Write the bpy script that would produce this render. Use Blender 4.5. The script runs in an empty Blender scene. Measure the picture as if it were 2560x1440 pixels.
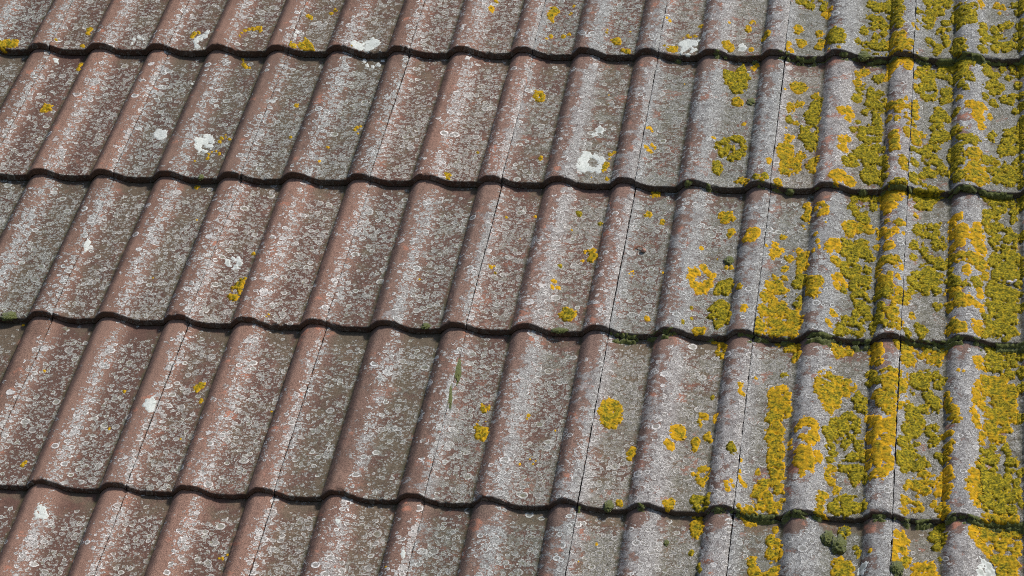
import bpy, math
import numpy as np
from mathutils import Matrix, Vector

scene = bpy.context.scene
rad = math.radians

# ------------------------------------------------------------------ the roof's own frame
PITCH = rad(32.0)
RW = np.array([[1, 0, 0],
               [0, math.cos(PITCH), -math.sin(PITCH)],
               [0, math.sin(PITCH), math.cos(PITCH)]])     # roof (u across, v up the slope, h out) -> world
W = 0.24                                                   # cover width of one tile
G = 0.42592                                                    # exposed length of one tile
H0 = 3.2                                                   # height of the roof's origin above the ground
def wpt(p):
    q = RW @ np.asarray(p, float); return Vector((q[0], q[1], q[2] + H0))
ROOF = Matrix([[*RW[0], 0], [*RW[1], 0], [*RW[2], H0], [0, 0, 0, 1]])

# ------------------------------------------------------------------ camera
cam = bpy.data.cameras.new('camera'); cam_o = bpy.data.objects.new('camera', cam)
scene.collection.objects.link(cam_o); scene.camera = cam_o
cam.sensor_width = 36.0; cam.lens = 98.03; cam.clip_end = 500.0
CR = np.array([[0.98754, -0.023397, 0.155621], [0.137724, 0.606942, -0.782721], [-0.07614, 0.794401, 0.602602]])
CP = (1.51982, -4.44647, 2.84235)
m = RW @ CR; c = wpt(CP)
cam_o.matrix_world = Matrix([[*m[0], c[0]], [*m[1], c[1]], [*m[2], c[2]], [0, 0, 0, 1]])

# ------------------------------------------------------------------ sky, sun, exposure
SUN_DIR = Vector((0.53, 0.12, 0.83)).normalized()          # towards the sun
world = bpy.data.worlds.new('World'); scene.world = world; world.use_nodes = True
wn = world.node_tree; bg = wn.nodes['Background']
sky = wn.nodes.new('ShaderNodeTexSky'); sky.sky_type = 'NISHITA'; sky.sun_disc = False
sky.sun_elevation = math.asin(SUN_DIR.z); sky.sun_rotation = math.atan2(SUN_DIR.x, SUN_DIR.y)
sky.air_density = 1.0; sky.dust_density = 2.0; sky.ozone_density = 0.6
wn.links.new(sky.outputs[0], bg.inputs[0]); bg.inputs[1].default_value = 0.11
sun = bpy.data.lights.new('sun', 'SUN'); sun.energy = 4.2; sun.angle = rad(7.0); sun.color = (1.0, 0.965, 0.915)
sun_o = bpy.data.objects.new('sun', sun); scene.collection.objects.link(sun_o)
sun_o.rotation_euler = SUN_DIR.to_track_quat('Z', 'Y').to_euler(); sun_o.location = (3, 0, 12)
scene.view_settings.view_transform = 'Standard'; scene.view_settings.look = 'None'
scene.view_settings.exposure = 0.0; scene.view_settings.gamma = 1.0
scene.cycles.pixel_filter_type = 'BLACKMAN_HARRIS'; scene.cycles.filter_width = 1.05
scene.cycles.use_denoising = False

# ------------------------------------------------------------------ numpy noise
def _h(ix, iy, seed):
    n = (ix.astype(np.int64) * 374761393 + iy.astype(np.int64) * 668265263 + seed * 1442695041) & 0xffffffff
    n = ((n ^ (n >> 13)) * 1274126177) & 0xffffffff
    n = ((n ^ (n >> 16)) * 2246822519) & 0xffffffff
    return ((n ^ (n >> 15)) & 0xffffff) / 16777215.0
def vnoise(x, y, seed=0):
    x0 = np.floor(x); y0 = np.floor(y); fx = x - x0; fy = y - y0
    fx = fx * fx * (3 - 2 * fx); fy = fy * fy * (3 - 2 * fy)
    a = _h(x0, y0, seed); b = _h(x0 + 1, y0, seed); c_ = _h(x0, y0 + 1, seed); d = _h(x0 + 1, y0 + 1, seed)
    return (a + (b - a) * fx) * (1 - fy) + (c_ + (d - c_) * fx) * fy
def fnoise(x, y, octv=3, seed=0):
    s = 0; a = .5; t = 0
    for k in range(octv):
        s = s + a * vnoise(x * 2**k + 17.3 * k, y * 2**k - 9.1 * k, seed + 7 * k); t += a; a *= .5
    return s / t
def cells(x, y, seed=0):
    x0 = np.floor(x); y0 = np.floor(y); best = np.full(x.shape, 9.0); rid = np.zeros(x.shape)
    for dx in (-1, 0, 1):
        for dy in (-1, 0, 1):
            cx = x0 + dx; cy = y0 + dy
            px = cx + .15 + .7 * _h(cx, cy, seed); py = cy + .15 + .7 * _h(cx, cy, seed + 31)
            d = np.hypot(x - px, y - py); r = _h(cx, cy, seed + 77)
            k = d < best; best = np.where(k, d, best); rid = np.where(k, r, rid)
    return best, rid
def sstep(a, b, x):
    t = np.clip((x - a) / (b - a), 0, 1); return t * t * (3 - 2 * t)

# ------------------------------------------------------------------ node helpers
class NT:
    def __init__(self, name):
        self.m = bpy.data.materials.new(name); self.m.use_nodes = True
        self.t = self.m.node_tree; self.t.nodes.clear()
    def n(self, kind, **kw):
        o = self.t.nodes.new(kind)
        for k, v in kw.items(): setattr(o, k, v)
        return o
    def put(self, sock, v):
        if isinstance(v, bpy.types.NodeSocket): self.t.links.new(v, sock)
        elif isinstance(v, (tuple, list)) and len(v) == 3 and sock.type == 'RGBA': sock.default_value = (*v, 1)
        else: sock.default_value = v
    def math(self, op, a, b=0.0, c=0.0, clamp=False):
        o = self.n('ShaderNodeMath', operation=op, use_clamp=clamp)
        for i, v in enumerate((a, b, c)): self.put(o.inputs[i], v)
        return o.outputs[0]
    def mul(self, a, b): return self.math('MULTIPLY', a, b)
    def add(self, a, b): return self.math('ADD', a, b)
    def sub(self, a, b): return self.math('SUBTRACT', a, b)
    def step(self, a, b, x):                                 # smooth ramp, a may exceed b
        o = self.n('ShaderNodeMapRange', interpolation_type='SMOOTHSTEP')
        inv = a > b if not isinstance(a, bpy.types.NodeSocket) and not isinstance(b, bpy.types.NodeSocket) else False
        self.put(o.inputs[0], x)
        self.put(o.inputs[1], b if inv else a); self.put(o.inputs[2], a if inv else b)
        o.inputs[3].default_value = 1.0 if inv else 0.0; o.inputs[4].default_value = 0.0 if inv else 1.0
        return o.outputs[0]
    def lin(self, x, a, b, c, d):
        o = self.n('ShaderNodeMapRange'); self.put(o.inputs[0], x)
        for i, v in enumerate((a, b, c, d)): self.put(o.inputs[i + 1], v)
        return o.outputs[0]
    def mix(self, f, a, b):
        o = self.n('ShaderNodeMix', data_type='RGBA'); self.put(o.inputs[0], f)
        self.put(o.inputs[6], a); self.put(o.inputs[7], b); return o.outputs[2]
    def noise(self, vec, scale, detail=3.0, rough=.5, dist=0.0, col=False):
        o = self.n('ShaderNodeTexNoise'); o.noise_dimensions = '3D'
        self.put(o.inputs['Vector'], vec); o.inputs['Scale'].default_value = scale
        o.inputs['Detail'].default_value = detail; o.inputs['Roughness'].default_value = rough
        o.inputs['Distortion'].default_value = dist
        return o.outputs[1] if col else o.outputs[0]
    def vor(self, vec, scale, feature='F1', rnd=1.0):
        o = self.n('ShaderNodeTexVoronoi', feature=feature, voronoi_dimensions='2D')
        self.put(o.inputs['Vector'], vec); o.inputs['Scale'].default_value = scale; o.inputs['Randomness'].default_value = rnd
        return o
    def vmath(self, op, a, b):
        o = self.n('ShaderNodeVectorMath', operation=op); self.put(o.inputs[0], a)
        if op == 'SCALE': self.put(o.inputs['Scale'], b)
        else: self.put(o.inputs[1], b)
        return o.outputs[0]
    def attr(self, name):
        return self.n('ShaderNodeAttribute', attribute_name=name)
    def sep(self, v):
        o = self.n('ShaderNodeSeparateXYZ'); self.put(o.inputs[0], v); return o.outputs
    def finish(self, col, rough, height=None, dist=0.001, strength=1.0, spec=0.2, sheen=0.0):
        b = self.n('ShaderNodeBsdfPrincipled'); self.put(b.inputs['Base Color'], col)
        self.put(b.inputs['Roughness'], rough); b.inputs['Specular IOR Level'].default_value = spec
        if sheen: b.inputs['Sheen Weight'].default_value = sheen; b.inputs['Sheen Roughness'].default_value = .4
        if height is not None:
            u = self.n('ShaderNodeBump'); u.inputs['Strength'].default_value = strength
            u.inputs['Distance'].default_value = dist; self.put(u.inputs['Height'], height)
            self.t.links.new(u.outputs[0], b.inputs['Normal'])
        o = self.n('ShaderNodeOutputMaterial'); self.t.links.new(b.outputs[0], o.inputs[0])
        return self.m

# ------------------------------------------------------------------ materials
def tile_material():
    N = NT('weathered_concrete_tile')
    P0 = N.attr('ruv').outputs['Vector']
    s1 = N.sep(N.attr('zone').outputs['Vector']); pan, streak, foot = s1[0], s1[1], s1[2]
    s2 = N.sep(N.attr('place').outputs['Vector']); grey, top, rnd = s2[0], s2[1], s2[2]
    wob = N.vmath('SUBTRACT', N.noise(P0, 260, 2, .6, col=True), (0.5, 0.5, 0.5))
    P = N.vmath('ADD', P0, N.vmath('SCALE', wob, 0.0050))
    grain = N.noise(P0, 620, 3, .75)
    grain2 = N.noise(P0, 1350, 1, .5)
    low = N.noise(P0, 14, 4, .6)
    mid = N.noise(P0, 55, 4, .65)
    # bare concrete
    g1 = N.step(.36, .66, N.add(N.mul(grain, .6), N.mul(grain2, .4)))
    bare = N.mix(g1, (.082, .049, .038), (.415, .255, .192))
    bare = N.mix(N.mul(grey, .72), bare, N.mix(g1, (.060, .044, .040), (.265, .195, .172)))
    bare = N.mix(N.step(.46, .7, N.add(N.mul(low, .7), N.mul(rnd, .3))), bare, N.mix(N.mul(grey, .6), N.mix(g1, (.070, .042, .033), (.300, .180, .135)), N.mix(g1, (.055, .042, .038), (.20, .155, .140))))
    sal = N.mul(N.step(.60, .67, N.add(N.noise(P0, 26, 5, .62), N.mul(N.mul(grey, N.add(pan, .3)), .065))), .8)
    col = N.mix(sal, bare, N.mix(g1, (.25, .105, .070), (.52, .245, .165)))
    # soot-brown soiling that gathers in the pans, strongest on the left
    soil = N.mul(N.mul(pan, N.step(.24, .48, N.add(N.mul(mid, .5), N.mul(low, .5)))), N.sub(.97, N.mul(grey, .45)))
    col = N.mix(soil, col, N.mix(g1, (.045, .025, .020), (.165, .098, .078)))
    # olive film
    oli = N.mul(N.step(.47, .66, N.add(N.add(N.mul(N.noise(P0, 22, 4, .65), .8), N.mul(N.sub(rnd, .5), .22)), N.add(N.mul(pan, .12), N.mul(top, .08)))), N.add(.08, N.mul(pan, N.add(.42, N.mul(grey, .22)))))
    col = N.mix(oli, col, N.mix(g1, (.070, .064, .038), (.225, .200, .140)))
    height = N.mul(grain, .35)
    # continuous pale grey crust
    bias = N.add(N.add(N.mul(grey, .30), N.mul(N.mul(streak, N.add(.5, grey)), .12)), N.add(N.mul(top, -.16), N.mul(N.mul(pan, grey), .06)))
    cn = N.add(N.add(N.mul(mid, .55), N.mul(N.noise(P0, 17, 3, .6), .45)), bias)
    crust = N.mul(N.step(.70, .76, N.add(cn, N.mul(N.sub(N.noise(P, 190, 3, .7), .5), .34))), N.add(.45, N.mul(grey, .5)))
    worm = N.step(.40, .62, N.add(N.mul(N.noise(P, 300, 4, .85, 1.6), .8), N.mul(mid, .2)))
    palec = N.mix(pan, N.mix(worm, (.066, .060, .058), (.52, .525, .525)), N.mix(worm, (.058, .055, .040), (.365, .36, .30)))
    col = N.mix(crust, col, palec)
    height = N.add(height, N.mul(crust, N.mul(worm, .5)))
    sal2 = N.mul(N.step(.61, .66, N.noise(N.vmath('ADD', P, (2.2, 1.1, 0)), 24, 5, .6)), N.mul(grey, .8))
    col = N.mix(sal2, col, N.mix(g1, (.20, .090, .065), (.50, .27, .20)))
    # ringed crustose lichens in three sizes
    dens = N.add(N.add(N.mul(streak, .66), N.mul(pan, .34)), N.add(N.mul(N.sub(low, .5), 1.0), N.mul(grey, .12)))
    dens = N.add(dens, N.mul(N.sub(mid, .5), .9))
    dens = N.sub(dens, N.mul(top, .40))
    bareroll = N.mul(N.mul(N.sub(1.0, pan), N.math('SUBTRACT', 1.0, streak, clamp=True)), N.sub(1.0, N.mul(grey, .75)))
    dens = N.sub(dens, N.mul(bareroll, .12))
    dens = N.add(dens, N.add(N.mul(N.sub(N.math('FRACT', N.mul(rnd, 3.3)), .5), .22), N.mul(N.sub(N.noise(P0, 6, 2, .5), .5), .6)))
    for scale, d0, dk, rmin, rmax, off in ((52, .07, .34, .18, .44, 0.0), (92, .07, .74, .20, .54, 3.7), (165, .06, .80, .22, .56, 7.9), (300, .08, .75, .26, .58, 12.1)):
        Q = N.vmath('ADD', P, (off, off * .37, 0))
        v = N.vor(Q, scale); cr = N.sep(v.outputs['Color'])
        r = N.lin(cr[1], 0, 1, rmin, rmax)
        x = N.math('DIVIDE', v.outputs['Distance'], r)
        there = N.math('LESS_THAN', cr[0], N.add(d0, N.mul(dens, dk)))
        body = N.mul(there, N.step(1.04, .92, x))
        ring = N.mul(N.step(.52, .74, x), N.step(1.05, .97, x))
        ctr = N.mix(N.step(.3, .7, grain2), (.13, .12, .11), (.33, .325, .30))
        olive = N.mix(grain, (.11, .105, .065), (.24, .23, .16))
        ctr = N.mix(N.math('MULTIPLY', N.mul(pan, N.step(.35, .6, cr[2])), .85), ctr, olive)
        rim = N.mix(N.math('MULTIPLY', pan, .50), (.68, .68, .67), (.42, .405, .345))
        lc = N.mix(N.math('MULTIPLY', ring, 1.0), ctr, rim)
        fill = N.mul(N.math('GREATER_THAN', cr[2], .78), N.sub(1.0, N.mul(pan, .8)))
        lc = N.mix(N.mul(fill, .75), lc, (.56, .56, .55))
        fade = N.add(.66, N.mul(N.step(.1, .6, N.math('FRACT', N.mul(cr[2], 7.31))), .32))
        worn = N.step(.30, .46, N.add(N.mul(grain, .6), N.mul(mid, .4)))
        col = N.mix(N.mul(N.mul(body, fade), N.add(.55, N.mul(worn, .45))), col, lc)
        # a thin dark prothallus line round each
        dark = N.mul(N.mul(there, N.step(1.22, 1.06, x)), N.step(.98, 1.06, x))
        col = N.mix(N.mul(dark, .45), col, (.055, .038, .032))
        height = N.add(height, N.mul(body, N.add(.35, N.mul(ring, .5))))
    # pores and grit
    pit = N.step(.69, .75, N.noise(P0, 900, 2, .6)); col = N.mix(N.mul(pit, .7), col, (.035, .025, .020))
    lit = N.step(.70, .77, N.noise(N.vmath('ADD', P0, (5, 3, 1)), 800, 2, .6)); col = N.mix(N.mul(lit, .55), col, (.52, .40, .32))
    # algae and dirt lodged along the foot of each roll
    fm = N.mul(foot, N.step(.30, .62, N.add(N.mul(N.noise(P0, 70, 3, .6), .8), .12)))
    col = N.mix(N.mul(fm, .85), col, N.mix(grain, (.022, .024, .010), (.085, .085, .042)))
    rim_d = N.mul(N.attr('nose').outputs['Fac'], .75)  # nose faces and seam walls mixed towards dark brown
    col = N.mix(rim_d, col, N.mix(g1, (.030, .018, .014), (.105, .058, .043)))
    tv = N.mix(N.math('FRACT', N.mul(rnd, 5.7)), (.86, .88, .87), (1.06, 1.01, .98))
    o = N.n('ShaderNodeMix', data_type='RGBA', blend_type='MULTIPLY'); o.inputs[0].default_value = 1.0
    N.put(o.inputs[6], col); N.put(o.inputs[7], tv); col = o.outputs[2]
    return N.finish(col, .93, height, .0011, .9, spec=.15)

def lichen_material(name, sets, rimc, pale=False):
    N = NT(name)
    P0 = N.attr('ruv').outputs['Vector']; at = N.sep(N.attr('liche').outputs['Vector']); tone, edge, lump = at[0], at[1], at[2]
    n1 = N.noise(P0, 300, 4, .75); n2 = N.noise(P0, 60, 3, .6); n3 = N.noise(P0, 1100, 2, .6); n4 = N.noise(P0, 120, 3, .6)
    dark, body, lightc, orange = sets
    n1 = N.add(n1, N.mul(N.sub(lump, .5), .16)); n1 = N.add(n1, N.mul(N.sub(n4, .5), .5))
    col = N.mix(N.step(.34, .52, n1), dark, body)
    col = N.mix(N.step(.48, .70, n1), col, lightc)
    of = N.math('MULTIPLY', N.add(N.mul(tone, .95), N.add(N.mul(N.sub(n2, .5), 1.5), N.mul(N.sub(n4, .5), 1.2))), 1.0, clamp=True)
    col = N.mix(of, col, N.mix(n3, orange[0], orange[1]))
    rimf = N.mul(N.mul(N.step(.50, .05, edge), N.step(.36, .50, n1)), N.add(.25, N.mul(tone, 1.0)))
    col = N.mix(rimf, col, rimc)
    col = N.mix(N.mul(N.step(.55, .08, lump), .80), col, tuple(x * .28 for x in dark))
    h = N.add(N.mul(n1, .6), N.mul(n3, .4))
    return N.finish(col, .9, h, .0014, .9, spec=.12)

def moss_material():
    N = NT('green_moss'); P0 = N.n('ShaderNodeTexCoord').outputs['Object']
    n1 = N.noise(P0, 700, 3, .7); n2 = N.noise(P0, 90, 3, .6)
    col = N.mix(N.step(.35, .7, n1), (.050, .062, .014), (.200, .215, .062))
    col = N.mix(N.mul(n2, .35), col, (.13, .14, .06))
    return N.finish(col, .95, n1, .0015, 1.0, spec=.05, sheen=.35)

def plain(name, c1, c2, scale, rough=.85):
    N = NT(name); P0 = N.n('ShaderNodeTexCoord').outputs['Object']
    n = N.noise(P0, scale, 4, .6)
    return N.finish(N.mix(N.step(.3, .7, n), c1, c2), rough, n, .0008, .6)

M_TILE = tile_material()
M_YEL = lichen_material('yellow_lichen', ((.034, .036, .005), (.150, .132, .008), (.46, .345, .018), ((.26, .13, .004), (.70, .36, .012))), (.74, .40, .012))
M_WHI = lichen_material('pale_lichen', ((.26, .27, .24), (.50, .53, .49), (.68, .70, .66), ((.24, .25, .22), (.44, .46, .42))), (.62, .64, .60))
M_MOSS = moss_material()
M_DECK = plain('dark_deck', (.012, .011, .010), (.03, .027, .024), 40)
M_LEAF = plain('dry_leaf', (.11, .05, .03), (.36, .17, .11), 700)
M_BUD = plain('dry_bud', (.30, .15, .11), (.52, .32, .24), 900)
M_FEA = plain('bleached_scrap', (.30, .27, .28), (.62, .58, .58), 500)
M_EARTH = plain('dry_grass_ground', (.05, .06, .025), (.11, .11, .05), 1.5)

# ------------------------------------------------------------------ tile surface
STEPS = {-1: .0155, 0: .0155, 1: .0145, 2: .0130, 3: .0112, 4: .0110}; HC = 0.0148; TH=0.0105; RN = 0.0028; NW = RN * math.pi / 2
def roll(s):                                     # s in mm from the foot on the left of a roll, period 120
    s = np.mod(s, 120.0)
    up = np.sin(np.clip((s + 1.5) / 21.0, 0, 1) * math.pi / 2)**1.15; dn = sstep(76, 28, s)
    crown = .94 + .06 * np.cos((s - 23) / 22.0)
    h = np.minimum(up, dn) * crown
    panh = -.06 * np.exp(-((s - 92) / 18.0)**2)
    return HC * (h + panh)
def phase(uu): return np.mod(uu * 1000.0 + 45.0, 120.0)
def surf(c, r, U, Wp, bump=True):
    """local point on tile (c, r); U = 0..W across, Wp = run up the top (negative: round the nose and down its face)"""
    t = np.where(Wp >= 0, Wp + RN, 0.0); dh = np.zeros_like(Wp); a = (Wp < 0) & (Wp > -NW)
    th = np.clip(-Wp / RN, 0, math.pi / 2)
    t = np.where(a, RN - RN * np.sin(th), t); dh = np.where(a, -(RN - RN * np.cos(th)), dh)
    f = Wp <= -NW; st = STEPS[r]; dh = np.where(f, -RN - (-Wp - NW) * (st - .0022 - RN) / .0077, dh)
    h = roll(U * 1000.0 + 45.0) + st * (1 - t / G) - (HC + STEPS[0]) + (STEPS[0] - st) * 0 + dh
    ug = U + c * W; vg = t + RV[r]
    # soft hand-made unevenness, ragged nose and slightly worn seam edge
    h = h + (fnoise(ug * 22, vg * 22, 3, 5) - .5) * .0026
    if bump: h = h + (fnoise(ug * 170, vg * 170, 2, 9) - .5) * .0011
    rag = (fnoise(ug * 95 + c * 3.1, ug * 0 + r * 11.7, 3, 21) - .5) * .0030
    t = t + rag * sstep(.012, 0, t)
    chip = sstep(.68, .78, fnoise(ug * 60 + 7, vg * 60 + r, 2, 41)) * sstep(.010, .0, t)
    h = h - chip * .003; t = t + chip * .0015
    e = sstep(W - .004, W, U) + sstep(.003, .0, U) * .5
    h = h - e * .0020
    U = U + (fnoise(vg * 120 + c * 5, vg * 0 + r * 3.3, 3, 61) - .5) *   .0034 * (sstep(W - .006, W, U) + sstep(.006, 0, U) * .4)
    return np.stack([U, t, h], -1)
RV = {-1: G, 0: 0.0, 1: -G * (1 - .0025), 2: -G * (2 - .012), 3: -3 * G, 4: -4 * G}
def smooth_field(u, v):
    """0 warm and bare on the left, 1 grey and overgrown on the right"""
    g = np.interp(u / W, [-2, 0, 1.5, 2.6, 4, 5, 7], [.02, .06, .18, .34, .62, .85, 1.0])
    return np.clip(g + (fnoise(u * 7, v * 7, 2, 60) - .5) * .35, 0, 1)

def mesh_obj(name, co, quads, mat, parent=None, smooth=True, attrs=None, mw=None):
    me = bpy.data.meshes.new(name)
    co = np.ascontiguousarray(co, dtype=np.float32); q = np.ascontiguousarray(quads, dtype=np.int32)
    k = q.shape[1]
    me.vertices.add(len(co)); me.vertices.foreach_set('co', co.ravel())
    me.loops.add(q.size); me.loops.foreach_set('vertex_index', q.ravel())
    me.polygons.add(len(q)); me.polygons.foreach_set('loop_start', np.arange(0, q.size, k, dtype=np.int32))
    me.polygons.foreach_set('use_smooth', np.full(len(q), smooth))
    me.update(calc_edges=True); me.validate()
    for nm, arr in (attrs or {}).items():
        if arr.ndim == 2:
            a = me.attributes.new(nm, 'FLOAT_VECTOR', 'POINT'); a.data.foreach_set('vector', np.ascontiguousarray(arr, dtype=np.float32).ravel())
        else:
            a = me.attributes.new(nm, 'FLOAT', 'POINT'); a.data.foreach_set('value', np.ascontiguousarray(arr, dtype=np.float32))
    me.materials.append(mat)
    o = bpy.data.objects.new(name, me); scene.collection.objects.link(o)
    if parent is not None: o.parent = parent
    if mw is not None: o.matrix_world = mw
    return o
def grid_quads(nu, nv):
    i = np.arange(nu - 1)[:, None]; j = np.arange(nv - 1)[None, :]
    a = i * nv + j
    return np.stack([a, a + nv, a + nv + 1, a + 1], -1).reshape(-1, 4)
def tag(o, label=None, cat=None, group=None, kind=None):
    if label: o['label'] = label
    if cat: o['category'] = cat
    if group: o['group'] = group
    if kind: o['kind'] = kind

def tile_matrix(c, r):
    rr = _h(np.array([c * 1.0]), np.array([r * 1.0]), 3)[0] - .5; r2 = _h(np.array([c * 1.0]), np.array([r * 1.0]), 4)[0] - .5
    rot = TROT.get((c, r), rr * rad(.28))
    loc = wpt((c * W, RV[r] + r2 * .0050, 0))
    return Matrix.Translation(loc) @ ROOF.to_3x3().to_4x4() @ Matrix.Rotation(rot, 4, 'Z')
TROT = {}

def build_tile(c, r):
    OV = .045
    gp = (.0005 if c < 5 else .0002) + (.0012 if c < 5 else .0007) * _h(np.array([c * 1.0]), np.array([r * 1.0]), 55)[0]
    u = np.concatenate([[-.016, -.016, gp, gp], np.linspace(gp + .0002, W - .0009, 119), [W - .0005, W - .0005]])
    w = np.concatenate([[-NW - .0077 - .03, -NW - .0077], np.linspace(-NW - .0075, -NW, 5), np.linspace(-NW, 0, 5)[1:], np.linspace(0, G + OV, 186)[1:]])
    U, Wp = np.meshgrid(np.clip(u, 0, W), np.clip(w, -NW - .0077, 9), indexing='ij')
    P = surf(c, r, U, Wp)
    P[:, 0, 1] += .03                                   # the underside runs back from the nose
    P[0, :, 2] -= .012; P[1, :, 2] -= .010; P[0, :, 0] = -.016; P[1, :, 0] = -.015; P[2, :, 2] -= .010
    P[-1, :, 2] -= .0065
    uu = P[..., 0] + c * W; vv = P[..., 1] + RV[r]
    s = phase(U)
    pan = np.maximum(sstep(46, 74, s), sstep(1, -1, s)) * sstep(121, 116, s)
    pan = np.where(s < 2, .6, pan)
    streak = np.exp(-((s - 45) / 12.5)**2) * (.55 + .9 * fnoise(uu * 14, vv * 6, 2, 64))
    foot = np.maximum(np.exp(-((s - 118.5) / 3.6)**2), np.exp(-((s + 1.5) / 3.6)**2))
    grey = smooth_field(uu, vv)
    top = sstep(G - .060, G - .008, P[..., 1])
    rn = np.full(U.shape, _h(np.array([c * 1.0]), np.array([r * 1.0]), 12)[0])
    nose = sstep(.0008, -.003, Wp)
    # seams' inner walls take the same dark brown as the nose
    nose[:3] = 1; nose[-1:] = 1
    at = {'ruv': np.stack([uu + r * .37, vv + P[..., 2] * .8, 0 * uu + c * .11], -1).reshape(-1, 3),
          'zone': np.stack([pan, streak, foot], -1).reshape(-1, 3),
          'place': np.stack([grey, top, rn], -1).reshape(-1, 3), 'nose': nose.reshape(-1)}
    return mesh_obj('concrete_tile', P.reshape(-1, 3), grid_quads(*U.shape), M_TILE, attrs=at, mw=tile_matrix(c, r))

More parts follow.
